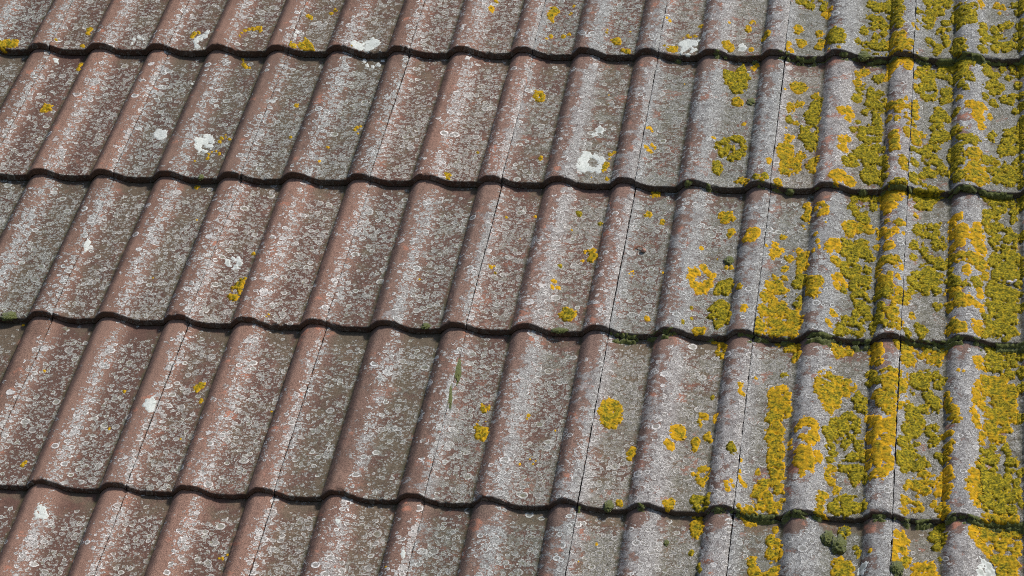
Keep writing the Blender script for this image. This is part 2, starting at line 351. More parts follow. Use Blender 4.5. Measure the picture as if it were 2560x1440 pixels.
# ------------------------------------------------------------------ lichens, traced patch by patch on the roof
# each record: kind and tile column, row | blobs "u v r k e" in tenths of mm: centre, radius, lean, stretch
BLOBS = """Y,-2,0|-3398 87 92 -3291 198 92 -3180 239 86 -3295 193 62
Y,-1,0|-1803 752 57 -1786 615 41 -1783 791 41
Y,-1,0|-2320 248 29
Y,-1,0|-1766 130 41
W,-1,0|-790 246 28 -789 400 37 -708 479 41 -607 403 28 -558 250 20
Y,0,0|359 518 36 391 635 45 448 694 40
W,0,0|624 678 51 591 561 57 534 463 61 480 347 60 527 194 50 601 138 24
Y,0,0|1341 485 32 1341 620 32 1381 745 32 1444 816 32 1516 849 32 1584 909 32 1649 891 44 1680 794 40 1691 697 32
Y,0,1|1512 -80 40 1556 -230 40 1620 -341 44 1704 -358 36
Y,-1,1|-1714 -337 36 -1708 -507 40 -1692 -306 28
W,-1,1|-2220 -220 57
P,0,1|709 -994 43 722 -883 20
Y,-1,1|-1983 -1989 55 -1924 -1916 69 -1900 -1861 44
W,0,1|523 -2793 120 428 -2761 48 565 -2687 48 568 -2932 42
W,0,1|1332 -3085 67 1420 -3033 86 1503 -2906 67 1566 -3008 57 1425 -2892 57 1358 -3240 57 1398 -3337 38 1509 -3336 34 1558 -3180 57 1455 -3226 -48
Y,0,1|1708 -3004 38 1722 -2899 38 1796 -2845 34 1888 -2912 42
Y,0,1|1612 -3453 34 1649 -3366 34 1721 -3347 34 1807 -3430 28 1616 -3589 34
Y,0,1|1410 -3712 19
Y,0,2|1574 -4380 37 1608 -4363 28
Y,0,2|1815 -5429 22
Y,0,2|1469 -7246 25
Y,1,2|3079 -6403 32
Y,1,2|3087 -7163 25 3071 -7254 44 3038 -7345 57 3023 -7435 53 3025 -7524 80 3035 -7642 79 3044 -7760 49 2950 -7661 39
P,1,2|2705 -6663 68 2762 -6599 54 2845 -6565 50 2915 -6716 50 2888 -6839 50 2845 -6886 25 2779 -6751 -45
W,0,2|55 -6413 64 50 -6260 37 60 -6503 40 126 -6427 33
Y,1,3|2912 -10118 51 2966 -10062 54 2958 -10171 37 3002 -10033 37
Y,0,3|1715 -10284 31
Y,1,3|3075 -10448 30 3068 -10502 20
Y,0,3|1717 -11258 34
W,0,3|2278 -10761 76 2341 -10685 64 2332 -10849 71 2308 -10885 50
O,0,3|222 -9836 28
O,-1,3|-518 -8509 21
Y,0,3|569 -12196 37 538 -12261 37
Y,1,4|4262 -14184 41 4216 -14187 22
Y,1,4|4327 -14087 22
O,1,3|2965 -11455 20
Y,1,0|2593 1261 44 2532 1278 24
Y,1,0|2961 1481 40 3018 1601 36
Y,1,0|2422 147 56 2484 119 56
Y,1,0|2687 348 70 2660 190 75 2777 199 89 2740 85 59 2859 87 44
W,1,0|3703 158 83 3793 182 79 3771 93 69 3974 260 108 4051 376 89 3998 451 59 3943 108 49 3833 279 49
P,1,1|3920 -68 39 3987 -216 39 4115 -270 35 4222 -211 39 4273 -61 39
Y,1,0|3659 96 28
Y,1,1|2908 -1723 42 2934 -1704 23
Y,1,1|3025 -2835 27
Y,1,1|4194 -2554 34 4216 -2466 34 4277 -2440 28 4277 -2690 19
Y,2,0|6199 1952 44
O,2,0|6147 1641 50 6177 1564 28
Y,2,0|6365 477 23
P,1,0|2458 635 44 2451 476 30
Y,2,1|6214 -4189 40 6164 -4070 37 6218 -4066 37
O,1,1|3813 -3208 34
O,1,1|3754 -3699 26
Y,2,1|6610 -3266 30
Y,3,2|7354 -6717 31 7405 -6659 31
Y,3,2|7400 -5167 25
Y,3,2|7450 -6851 24
Y,2,2|6174 -7096 21
Y,1,2|3762 -8213 28 3739 -8300 24 3798 -8223 17
Y,1,3|4302 -10668 20
Y,3,3|7764 -10406 46 7848 -10415 46 7807 -10470 41
Y,3,3|7821 -10886 81 7788 -10991 73 7881 -10961 65 7791 -11119 56 7867 -11192 40 7868 -11090 48
O,2,4|6862 -14335 21
Y,3,0|7425 1630 75 7374 1503 69 7369 1383 79 7406 1250 39 7368 1169 24
Y,3,0|7754 1832 39
Y,3,0|7749 1558 28 7717 1499 20
Y,3,0|7474 645 35 7392 534 19
Y,3,0|7706 654 39
Y,3,0|7813 731 39
Y,3,0|8540 845 23 8532 744 19
Y,3,0|8752 484 87 8702 502 48
Y,3,0|8972 867 27
Y,3,0|8889 206 31 8993 133 54 9037 78 38
O,4,0|9660 1281 27 9714 1209 35
Y,4,0|10025 640 31 10105 717 42 10167 661 34 10240 700 42
W,4,0|10078 378 105 10166 455 95 10262 457 76 10038 191 53 10247 195 66 10313 532 34 10168 9 30 10165 156 -30
Y,4,0|9773 175 42 9865 200 61 9920 226 38 9693 228 27
Y,4,0|10324 1062 42
O,4,0|10870 1118 27
Y,4,0|11321 1232 54 11321 1232 -19
Y,4,0|11250 1021 61 11250 1021 -15
Y,4,0|10899 256 99 10899 256 -34
P,4,0|11179 288 72
O,4,0|11354 236 53
Y,4,0|11605 595 72 11615 728 53
Y,3,1|7498 -1360 109 7498 -1360 -23
O,4,1|10177 -777 26
O,3,1|8795 -1239 23
G,3,1|8823 -1575 19
G,4,1|10959 -454 75 11038 -519 122 11190 -283 94 11262 -499 112 11166 -718 168 11145 -933 112 11254 -895 112 11216 -137 56 10993 -650 93
Y,4,1|11207 -9 30
O,4,1|11426 -169 53 11492 -39 38
Y,4,1|11218 -1410 96
Y,4,1|11383 -2153 36
P,3,1|8767 -2464 83 8713 -2636 55
O,4,1|9638 -2474 29 9689 -2437 40 9739 -2487 26
O,4,1|10885 -2747 45
G,4,1|11106 -2806 108 11224 -2702 90 11354 -2732 90 11443 -2965 72 11010 -2969 90 11081 -3178 72 11232 -3270 81 11355 -3234 81 11422 -3165 63 11193 -3005 108 11348 -3017 -40
G,4,1|11005 -3569 89 11018 -3727 89 11020 -3529 80
Y,3,1|7794 -3439 46
W,3,1|8715 -3578 190 8591 -3748 90 8878 -3738 99 8915 -3505 72 8652 -3356 82 8603 -3543 91 8771 -3566 -94
Y,3,1|9008 -3602 51 8987 -3735 54 8960 -3818 36
Y,3,1|9046 -3302 36 9043 -3435 25 9108 -3200 40
Y,3,1|9071 -4076 39
O,3,1|8789 -4052 22
O,4,1|9698 -3074 36 9778 -3155 45 9836 -3025 36 9776 -2955 36 9724 -3157 36
Y,4,1|11401 -4083 44 11487 -4048 71 11566 -4151 44
G,4,1|11744 -4132 53 11900 -4082 53
Y,4,1|11852 -4210 44
Y,4,2|9955 -4287 75
Y,4,2|9897 -4943 49 9858 -4998 35
Y,4,2|10166 -5168 53
G,3,2|8680 -5002 53
G,3,2|9086 -5284 35
O,3,2|7911 -5121 32
O,3,2|8612 -5526 26
O,3,2|7737 -5799 18
Y,4,2|11258 -5021 105 11186 -4992 61 11303 -4925 70 11365 -5048 52
Y,4,2|11396 -5450 55 11426 -5388 43 11377 -5543 38
O,4,2|11768 -5741 129 11830 -5647 69 11704 -5823 69 11733 -5741 -21
O,4,2|10926 -6026 38
Y,4,2|11220 -6278 24
O,5,2|12040 -5979 34
Y,3,2|9045 -6209 66 9037 -6361 73 9077 -6117 38 9078 -6268 61
O,3,2|8925 -6153 28
O,3,2|8912 -6411 35
O,4,2|9781 -6743 21 9763 -6812 21 9819 -6709 21 9835 -6777 14 9810 -6861 17
O,4,2|10324 -6700 24
Y,4,2|11393 -6510 37 11478 -6507 44
O,4,2|10843 -6829 76 10902 -6730 68 11025 -6601 65 10842 -7006 76 11121 -6728 59 11208 -6754 42 10904 -7140 84 11006 -7168 84 11114 -7051 76 11152 -6903 59 10979 -7240 84 11041 -7183 84 11104 -7139 67 10971 -6952 -51
G,4,2|11411 -6952 68 11350 -7042 76 11464 -6979 68 11506 -7094 51 11314 -7218 67 11429 -7184 76 11494 -7153 50
Y,4,2|11678 -7204 50
O,3,2|8532 -7145 43 8501 -7297 34 8588 -7259 34
G,3,2|8553 -6641 35
Y,3,2|8842 -7997 127 8773 -7986 76 8904 -7952 68
O,4,2|10177 -8026 42 10206 -8067 30
G,4,2|10918 -7780 30
G,4,2|10949 -8045 30
G,4,2|10819 -8242 33
O,4,2|11787 -7874 58 11836 -7857 33 11749 -7804 25
G,4,2|11256 -7739 75 11286 -7908 83 11377 -7591 92 11482 -7644 67 11396 -7818 133 11378 -8017 100 11490 -7956 83 11392 -8186 66 11550 -8083 33
Y,4,2|11092 -8368 74 11031 -8425 50 11139 -8337 46
Y,4,3|10671 -8503 20
Y,5,2|12100 -7384 58 12141 -7501 50 12107 -7235 42
Y,5,2|12096 -7815 83 12161 -7803 83 12073 -8197 82 12125 -8247 74 12105 -8427 66 12041 -8441 49 11919 -8562 46
Y,4,3|11466 -8546 53 11508 -8655 62 11467 -8766 59 11507 -8847 46 11361 -8467 41 11513 -8723 -13
O,5,3|12117 -9469 32
O,4,3|11892 -9792 48 11886 -9925 40 11938 -9985 32 11945 -9850 -24
Y,4,3|9733 -10223 49 9790 -10165 57 9782 -10379 97 9894 -10237 81 9954 -10338 73 9819 -10570 120 9942 -10521 96 9821 -10725 72 9914 -10704 72 9823 -10348 -16
Y,4,3|11313 -10427 45 11378 -10437 51 11291 -10532 40 11325 -10659 29
O,4,3|11538 -10442 40 11539 -10546 32
O,4,3|10910 -10877 55 10997 -10804 71 11025 -10766 63 10965 -10973 79 11041 -10940 71
Y,3,3|8539 -10605 32 8528 -10702 16
O,3,3|9008 -10930 19
G,4,3|11450 -9951 32
O,4,3|10884 -11273 76
Y,4,3|11260 -11096 66 11298 -11169 44 11260 -11272 31
Y,4,3|11440 -10985 60 11502 -11058 44 11465 -10895 39
G,4,3|11871 -11392 70
Y,4,3|10282 -11448 55 10297 -11360 39 10269 -11549 44
O,3,3|8704 -11656 22 8729 -11604 16 8798 -11701 19 8768 -11777 16
O,3,3|8563 -11828 24
O,5,3|12018 -11601 34
Y,4,3|11412 -11762 54 11376 -11887 39 11405 -12032 46 11459 -12127 46 11495 -12003 43 11519 -11830 43 11472 -11734 44 11458 -11932 -40
O,4,3|11299 -11891 31
O,4,3|11860 -12254 46 11917 -12190 43 11953 -12271 38 11883 -12346 43 11900 -12268 -22
O,5,3|12031 -11888 31 12033 -12010 34 12061 -12090 34 12110 -12133 31 12143 -12163 34
Y,5,3|12301 -11789 43
G,4,3|11436 -12394 69 11383 -12494 77 11521 -12486 77 11428 -12659 77 11520 -12653 84 11450 -12562 92
Y,4,3|10221 -12617 43 10259 -12675 19
Y,4,3|10988 -12710 69 11020 -12624 46 10948 -12666 54 10984 -12733 28
Y,4,4|11428 -12711 76 11468 -12821 69 11491 -12914 69 11454 -13011 91 11479 -13126 76
Y,5,3|12072 -12703 38 12123 -12770 38 12201 -12802 68 12281 -12871 61 12306 -12798 53 12238 -12696 68 12341 -12636 38
Y,5,4|12072 -12703 38 12123 -12770 38 12201 -12802 68 12281 -12871 61 12306 -12798 53 12238 -12696 68 12341 -12636 38
O,4,4|9975 -13504 30
O,4,4|9756 -13949 21
G,4,4|11416 -13617 38
G,4,4|11565 -13934 37 11591 -14053 30
Y,5,4|12345 -13768 74 12355 -13904 74 12422 -14013 74
Y,5,3|12413 -12076 92 12346 -12224 92 12329 -12418 92 12415 -12556 91 12478 -12362 92 12503 -12504 91
G,5,0|12187 2015 87 12326 1941 96 12459 1982 115 12596 1946 96 12488 1789 86 12623 1791 67
O,5,0|12763 1674 54 12692 1561 67 12752 1500 53
Y,5,0|12207 990 86 12179 822 38
Y,5,0|12596 819 79
G,5,0|12908 643 132 12975 410 113 12882 402 94 13023 597 85
Y,5,0|12275 454 94 12216 506 47 12332 459 57
Y,5,0|12650 502 75 12622 316 75
O,5,0|12051 279 66 12115 144 56 12033 117 47
Y,5,0|13009 78 37
O,5,0|12809 147 28
G,5,0|13556 1960 96 13694 1846 95 13769 1886 76 13530 1613 76 13639 1768 95 13574 1461 76 13714 1273 113 13813 1123 85 13605 1119 94 13443 915 85
G,5,0|13677 708 75 13803 860 66
G,5,0|13347 486 56 13461 436 65 13559 334 103 13711 264 112 13817 450 84 13471 181 65 13844 193 74 13664 521 75
G,5,0|13902 1927 114 14038 1800 133 14139 1600 76 14065 1534 95 13928 1696 76 14036 1229 94 14118 997 85 13982 1167 75 13916 1466 57
Y,5,0|14166 599 84 14035 630 75 14116 401 93 13985 451 112 14231 286 93 14142 137 93 14341 358 65 14031 156 93 14291 114 74
G,6,0|14404 1603 76 14463 1535 76 14506 1340 104 14640 1274 122 14692 1478 85 14782 1748 104 14877 1750 85 14669 1703 85
G,6,0|14623 2071 95 14814 2057 95 14986 2059 95
G,6,0|14979 1256 94 14906 1104 75 15038 1069 56 14872 916 65 14968 769 75 15008 547 65 14729 542 84 14843 433 93 14809 249 74 14671 647 56
Y,5,0|14381 1017 56 14438 984 38
Y,6,0|14381 1017 56 14438 984 38
O,6,0|14459 75 28
G,6,0|15311 1551 169 15201 1457 132 15407 1315 150 15260 1104 93 15479 1705 94 15160 1794 94
G,6,0|15176 489 83 15285 444 74 15159 331 83 15325 164 64 15217 91 74
O,6,0|15630 1911 66 15650 1735 38
G,6,0|15672 1070 75 15674 810 84 15768 694 93 15880 672 111 16010 566 111 16139 606 102 15918 381 92 16102 348 101 16213 497 64 15954 861 74 15694 492 74 15676 222 74
G,6,0|15898 1084 84 16010 1161 75 16141 1239 75 16235 1278 47
Y,6,0|15935 1958 66 16030 1921 53
Y,6,0|15973 1710 38
G,6,0|16294 1964 94 16385 1732 94 16364 1200 93 16325 757 92 16395 406 92 16405 2004 75 16398 881 74
Y,5,1|12293 -872 129 12220 -894 74 12367 -869 83
Y,5,1|12624 -1182 77
G,5,1|12641 -1497 110 12707 -1356 55 12583 -1777 109 12688 -1705 73 12614 -2017 127 12522 -2327 135 12648 -2324 99 12479 -2532 90 12611 -2629 126 12661 -2896 89
Y,5,1|12309 -1470 73 12382 -1451 51 12205 -1571 64 12176 -1692 46
G,5,1|12196 -2027 64
Y,5,1|12338 -2127 54
O,5,1|12234 -2655 81 12283 -2573 54
O,5,1|12160 -2322 22
O,5,1|12063 -1035 28
Y,5,1|13490 -307 83 13383 -422 55 13395 -702 83
G,5,1|13478 -953 128 13399 -1265 91 13611 -1052 128 13779 -1154 128 13755 -1504 145 13622 -1368 91 13857 -1292 73 13579 -1682 81 13728 -1782 90 13850 -1640 72
G,5,1|13757 -516 92 13828 -442 55
O,5,1|13151 -1854 91 13258 -1815 81 13333 -1863 72 13268 -2048 54
G,5,1|13371 -2351 54 13449 -2040 63 13552 -2367 108 13676 -2330 108 13799 -2258 90 13791 -2020 81 13669 -2633 107 13793 -2596 107 13522 -2536 72
O,5,1|13196 -2845 89 13298 -2738 71 13205 -3039 80 13260 -3098 62
O,5,1|14005 -186 111 14058 -117 83 13954 -321 92 14187 -98 74 14298 -82 83 14303 -297 74 14354 -126 46 13923 -512 64
Y,6,1|14401 -528 83 14472 -403 55
O,5,1|14296 -1435 45
Y,5,1|13992 -1548 81 14085 -1634 72 14211 -1623 81 14163 -1831 63 14306 -1778 99 14416 -1850 108 14463 -1539 81 14368 -2088 98 14490 -1932 72 14409 -2298 89 14361 -2532 89 14154 -2140 63 14469 -2525 89 14610 -2465 71 14509 -2729 89
Y,6,1|13992 -1548 81 14085 -1634 72 14211 -1623 81 14163 -1831 63 14306 -1778 99 14416 -1850 108 14463 -1539 81 14368 -2088 98 14490 -1932 72 14409 -2298 89 14361 -2532 89 14154 -2140 63 14469 -2525 89 14610 -2465 71 14509 -2729 89
Y,5,1|14007 -2019 54
Y,5,1|14097 -2632 89 14122 -2878 89
Y,6,1|14428 -882 55
G,6,1|14562 -265 92 14650 -74 74 14711 -351 110 14857 -276 101 14966 -129 110 15006 -380 92 14604 -526 92 14716 -601 91 14610 -808 91 14759 -919 109 14653 -1107 109 14541 -992 73 14763 -1130 73
G,6,1|15015 -984 109 14983 -1265 81 15037 -1194 90
G,6,1|14881 -1649 81 14814 -1891 90 14956 -1784 108 15047 -1885 72 14889 -2093 89 14801 -2197 53
G,6,1|14896 -2498 124 15038 -2461 89 14827 -2634 71
G,6,1|15185 -56 92 15313 -139 92 15441 -71 92 15514 9 46 15226 -444 110 15334 -397 91 15155 -583 91 15409 -611 91 15482 -708 51 15284 -834 73 15376 -1001 63 15132 -198 73
Y,6,1|15235 -1306 54 15289 -1330 45
O,6,1|15435 -1558 81 15543 -1557 90 15652 -1586 90 15563 -1752 89 15618 -1988 107 15673 -2219 80 15399 -1559 54 15528 -1976 62
G,6,1|15205 -1746 63 15195 -2342 89 15337 -2480 88 15304 -2669 88 15427 -2679 88 15551 -2705 70 15517 -2823 88 15393 -2846 53
G,6,1|15737 -40 82 15867 -43 64 15756 -242 82 15831 -451 91 15922 -360 55 15777 -764 91 15904 -645 82 15995 -749 72 15850 -974 72 15723 -1152 54 15941 -927 63
G,6,1|16050 -106 64 16216 -66 73 16141 -426 55 16233 -246 55
G,6,1|16067 -1203 81 16175 -1235 72 16212 -1060 54 15869 -1317 54 15923 -1415 45
Y,6,1|15807 -1807 53
G,6,1|15836 -2520 71 15871 -2408 44
G,6,1|16137 -2330 88 16208 -2227 71 16101 -2598 88 16224 -2528 88
G,6,1|16344 33 73 16378 -306 91 16322 -706 72 16373 -1111 72 16282 -1578 71 16371 -1489 89 16385 -1990 89 16349 -2257 88 16347 -2591 88
Y,5,1|12116 -3060 89 12232 -2924 90 12164 -3260 107 12266 -3179 107 12214 -3495 107 12191 -3703 71 12277 -3669 106 12370 -3435 107 12467 -3267 89 12415 -3597 89 12338 -3795 53 12499 -3200 53
Y,5,1|12677 -3524 88 12741 -3391 62 12643 -3557 71 12702 -3653 53
G,5,1|12661 -2896 71 12586 -2831 54
O,4,1|11936 -3578 62
Y,5,1|12132 -4161 70 12096 -4153 44
O,5,1|13205 -3039 80 13260 -3098 62
O,5,1|13160 -3983 114 13074 -4021 61 13243 -3896 70 13336 -4023 70 13407 -4046 79 13136 -4221 52
G,5,1|13294 -3469 88 13392 -3273 88 13493 -3138 106 13603 -3233 106 13703 -3065 124 13782 -3294 106 13680 -3395 88 13575 -2970 107 13805 -2930 89 13436 -3482 71
G,5,1|13657 -3721 105 13717 -3913 87 13817 -3781 79 13860 -4005 61 13758 -3588 70
Y,5,1|14164 -3080 79 14093 -3096 53
Y,5,1|14299 -3522 79 14357 -3690 70 14278 -3399 53
G,5,1|13942 -3322 88 13914 -2993 71 13988 -3656 70 13979 -3901 70 13914 -4035 70 14111 -4241 52 14232 -4214 69 14353 -4206 61
G,6,1|14464 -3061 88 14607 -3099 88 14728 -2969 106 14832 -2867 88 14661 -3175 88 14819 -3131 70 14409 -3001 53
G,6,1|14509 -3455 70
G,6,1|14771 -3362 88 14893 -3359 105 14966 -3519 87 14742 -3655 105 14830 -3717 70 14656 -3763 70 14485 -3925 87 14522 -3995 69 14662 -4018 52 15004 -3680 52
G,6,1|15203 -3022 105 15307 -3037 105 15154 -3178 88 15293 -3323 105 15262 -3588 122 15195 -3759 104 15300 -3942 104
Y,6,1|15520 -3250 122 15607 -3100 70
Y,6,1|15540 -3598 104 15645 -3562 87 15542 -3855 121 15664 -3807 104 15474 -4074 86 15630 -4054 86 15420 -3825 87 15752 -3874 86
G,6,1|15749 -3293 87 15837 -3246 87 15942 -3294 52
G,6,1|16030 -2931 105 16188 -2927 105 16135 -2763 88
G,6,1|16099 -3452 87 16185 -3643 104 15925 -3651 87 15821 -3578 69 15925 -3876 86 16081 -3839 103 16184 -3931 86 16238 -3383 69
G,6,1|16346 -2856 87 16343 -3217 87 16342 -3542 86 16305 -3832 86 16372 -4007 86
Y,5,2|12669 -4690 61 12675 -4971 78 12693 -4815 52 12644 -4565 44
Y,5,2|12630 -5237 34 12661 -5328 26
Y,5,2|12290 -5618 60
O,5,2|12183 -6097 77 12246 -6008 60 12156 -6202 51 12294 -5967 34 12186 -5869 34
O,5,2|12586 -5986 65
Y,5,2|12388 -6516 54
Y,5,2|12666 -6193 102 12714 -6131 68 12643 -6372 85 12698 -6459 76 12637 -6580 59 12466 -6260 68 12413 -6232 34
Y,5,2|12237 -6932 84 12309 -7004 84 12196 -7066 84 12390 -6825 34 12169 -7168 75 12289 -7209 84 12387 -7175 84
G,5,2|12685 -6813 76 12644 -6990 84 12741 -6928 67
O,5,2|12867 -4796 69 12954 -4802 78 12978 -4926 69 12915 -5047 52 12835 -4854 35 12906 -4871 -24
O,5,2|12867 -5631 55
O,5,2|12904 -5840 51
O,5,2|12849 -6097 42 12950 -6061 34
Y,5,2|12885 -7074 117 12985 -7064 100 12876 -7212 83 13011 -7237 75 12900 -7343 83 12998 -7324 66 12921 -7438 50
Y,5,2|13014 -5297 24
G,5,2|13475 -4414 87 13594 -4343 87 13678 -4277 78 13448 -4611 78 13583 -4502 87 13507 -4787 69 13616 -4908 86 13673 -5030 86 13664 -4813 52
G,5,2|13840 -4398 61 13829 -4588 69
Y,5,2|13388 -5229 86 13491 -5223 103 13613 -5279 120 13448 -5417 103 13717 -5306 85 13806 -5394 77 13891 -5361 68
O,5,2|13179 -5884 85 13243 -5812 68 13103 -6072 85 13268 -5976 76 13141 -6145 51
G,5,2|13396 -5804 102 13521 -5951 135 13650 -5765 119 13710 -6004 118 13800 -6150 84 13547 -6159 84 13372 -6028 85
Y,5,2|13251 -6346 76 13291 -6467 50
G,5,2|13391 -6464 101 13503 -6310 84 13593 -6454 84 13550 -6633 100 13436 -6709 84 13641 -6805 100 13772 -6741 83 13581 -6982 83 13747 -6946 100 13797 -6505 67
O,5,2|13291 -6849 75 13283 -7029 50 13414 -6980 58 13302 -6724 42 13353 -7100 42 13337 -6935 -23
O,5,2|14028 -4333 121 14134 -4384 121 14001 -4547 104 14125 -4666 103 14207 -4509 86 14078 -4828 69 13976 -4322 87 14216 -4255 69
O,5,2|14323 -4326 69 14371 -4181 52
O,5,1|14323 -4326 69 14371 -4181 52
Y,5,2|14280 -5247 68 14332 -5288 51
Y,5,2|14073 -5195 48
O,5,2|13979 -5446 85 14102 -5583 85 14202 -5501 59 13948 -5542 51
O,5,2|14115 -5982 84 14147 -5926 67 14066 -6039 51
Y,5,2|13908 -5846 59
O,5,2|14365 -5545 31
Y,5,2|14027 -6383 84 14145 -6403 84 14231 -6459 75 14279 -6392 59 13980 -6467 67
Y,5,2|14158 -6814 66 14062 -6920 83 14166 -7075 83 14016 -7042 75 13969 -6629 58
O,5,2|14367 -6560 50 14310 -6880 50
Y,6,2|14461 -4303 78 14412 -4401 52
G,6,2|14585 -4379 103 14707 -4401 103 14825 -4271 104 14590 -4596 69 14745 -4588 86 14893 -4183 69 14997 -4211 43
G,6,1|14585 -4379 103 14707 -4401 103 14825 -4271 104 14590 -4596 69 14745 -4588 86 14893 -4183 69 14997 -4211 43
Y,6,2|14555 -4928 48
G,6,2|14604 -5209 77 14591 -5399 76 14694 -5424 76 14779 -5420 68 14808 -5175 68 14705 -5148 51 14692 -5302 -25
G,6,2|14911 -5171 76 14931 -5354 68 14848 -5479 68 14920 -5688 101 15005 -5745 76 14922 -5778 67 15019 -5563 51
G,6,2|14617 -5750 84 14551 -5846 67 14705 -5906 84 14793 -6082 84 14880 -6257 83 14965 -6313 100 15033 -6428 75
G,6,2|14542 -6180 59
G,6,2|14734 -6498 117 14869 -6581 116 14638 -6661 100 14808 -6817 116 14644 -6921 99 14940 -6811 83 14970 -6606 83 14526 -6866 66
O,6,2|15197 -5031 68 15316 -5088 68 15183 -5226 76 15286 -5469 118 15387 -5398 84 15187 -5536 84 15323 -5730 101 15422 -5609 67 15241 -5879 84 15341 -5912 50 15151 -5334 51
O,6,2|15607 -5324 93 15557 -5476 76 15658 -5381 51 15592 -5607 101 15559 -5747 67 15644 -5783 100 15711 -5557 50 15679 -5969 83 15646 -6199 91
Y,6,2|15213 -6230 67 15295 -6255 83 15378 -6238 83 15495 -6223 100 15563 -6311 83 15680 -6323 100 15748 -6484 83 15733 -6698 82 15648 -6463 58
O,6,2|15449 -6646 83
G,6,2|15148 -6306 67 15168 -6551 50 15188 -6841 83 15304 -7019 82 15436 -7082 82 15601 -6959 99
G,6,2|15757 -4292 77 15878 -4270 103 16016 -4263 103 16136 -4259 103 16204 -4445 68 16033 -4513 102 15896 -4518 102 15793 -4833 102 15913 -4735 102 15947 -4858 76 15743 -5079 68
G,6,2|16220 -4694 76 16236 -4909 68
G,6,2|15829 -5246 101 15948 -5196 101 16015 -5285 67 16150 -5310 84 16200 -5490 101 15965 -5499 118 16099 -5645 100 15864 -5629 84 16032 -5827 100 16182 -5821 100
G,6,2|15931 -6069 100 16081 -6122 133 16215 -6058 100 15915 -6335 99 16064 -6417 116 16197 -6353 99 15965 -6625 115 16130 -6619 115 16229 -6557 82 15866 -6866 99 16014 -6855 98 15831 -6206 66
G,6,2|16358 -4281 85 16357 -4529 68 16368 -5465 67 16331 -6201 83 16328 -6553 99 16294 -6844 82
O,5,2|12182 -7363 75
Y,5,2|12279 -7584 116 12397 -7605 100 12259 -7788 99 12389 -7748 99 12505 -7743 83 12261 -8070 99 12380 -8115 115 12487 -8250 98 12569 -7967 99 12611 -7852 83 12687 -8018 99 12680 -8186 82 12607 -8329 82 12377 -8339 98 12295 -8343 82 12684 -7679 50 12654 -8299 66
G,5,2|12661 -7566 66 12684 -7393 42
O,5,2|13204 -8134 46 13240 -8196 46
O,5,2|13273 -7865 58
G,5,2|13592 -7241 83 13707 -7208 99 13667 -7467 82 13782 -7434 99 13773 -7633 99 13845 -7800 82 13632 -7809 74 13770 -7972 65 13837 -7574 66 13405 -7144 66
G,5,2|13592 -8035 98 13492 -7984 82 13433 -8139 82 13407 -8289 73 13519 -8233 81 13633 -8228 81 13734 -8307 65 13694 -8115 82 13363 -8395 46
G,5,2|14009 -7321 82 14125 -7333 99 14053 -7657 66 14023 -7737 57
Y,5,2|14217 -7645 98 14311 -7512 82 14172 -7788 82 14272 -7836 82 14228 -8010 81 14313 -8130 97 14365 -8217 65 14251 -8231 65 14410 -7489 98 14472 -7334 66 14371 -7283 82
Y,6,2|14217 -7645 98 14311 -7512 82 14172 -7788 82 14272 -7836 82 14228 -8010 81 14313 -8130 97 14365 -8217 65 14251 -8231 65 14410 -7489 98 14472 -7334 66 14371 -7283 82
G,5,2|14050 -8048 81 13939 -8132 73 14136 -8181 65 13944 -8270 49 14029 -7913 49
G,6,2|14534 -7178 66
G,6,2|14780 -7078 82 14961 -7070 74
G,6,2|14936 -7471 41 14970 -7583 41 15018 -7496 41
Y,6,2|14566 -7812 57 14552 -7904 33
G,6,2|14655 -8108 65 14739 -8208 73 14757 -8318 48 14691 -8239 65 14498 -8355 48
Y,6,2|15161 -7207 98 15275 -7286 98 15197 -7483 98 15311 -7564 98 15342 -7428 82 15393 -7624 65 15199 -7627 49
O,6,2|15505 -7437 65 15490 -7555 65 15605 -7555 65 15671 -7597 49 15704 -7687 41 15669 -7258 65 15668 -7144 65
Y,6,2|15205 -8111 81 15175 -8238 64 15287 -8277 80 15399 -8266 72 15286 -8166 64
O,6,2|15641 -8092 72 15593 -8260 56 15690 -8197 56 15658 -8328 64
G,6,2|15834 -7135 98 15965 -7144 131 16129 -7109 131 16210 -7305 98 15851 -7413 98 15998 -7456 114 16128 -7535 130 15884 -7659 81 16014 -7736 113 16159 -7814 129 15836 -7924 97 15965 -8017 113 16126 -8065 128 15770 -7843 65 15804 -8214 96 15933 -8239 80 16094 -8259 96 16222 -8199 80 15740 -8331 64 16258 -7529 65
G,6,2|16339 -7526 81 16341 -7129 49
Y,5,3|12416 -8476 57
Y,5,3|12614 -8495 73 12570 -8579 49 12719 -8600 65 12730 -8792 73 12701 -8847 49 12760 -8736 49
G,5,3|12532 -9288 40 12589 -9285 32
O,5,3|12418 -9772 80 12495 -9716 80 12591 -9711 80 12647 -9840 72 12605 -9947 80 12492 -9927 80 12395 -9905 56
Y,5,3|12424 -10113 95 12551 -10107 95 12651 -10180 79 12455 -10345 95 12566 -10340 79 12416 -10476 79 12661 -10335 40 12506 -10651 94 12590 -10724 71 12431 -10706 79 12609 -10518 -22
Y,5,3|13202 -9418 80 13267 -9457 112 13164 -9625 96 13141 -9795 87 13248 -9708 127 13227 -9931 95 13337 -9573 96 13459 -9438 88 13570 -9426 96 13640 -9556 80 13566 -9691 95 13439 -9708 111 13350 -9855 95 13296 -10044 79 13434 -9946 79 13334 -10177 79 13288 -10205 63 13371 -10286 31
Y,5,3|13371 -8583 81 13452 -8575 65 13394 -8735 65 13459 -8737 48 13585 -8644 57 13335 -8521 49 13548 -8536 41
O,5,3|13013 -10656 78 12923 -10734 78 12847 -10790 55 13110 -10714 70 13160 -10768 39 13150 -10875 47 13010 -10885 -78
G,5,3|13749 -9892 79 13846 -9940 79 13788 -10073 79 13868 -10095 63 13761 -9787 55
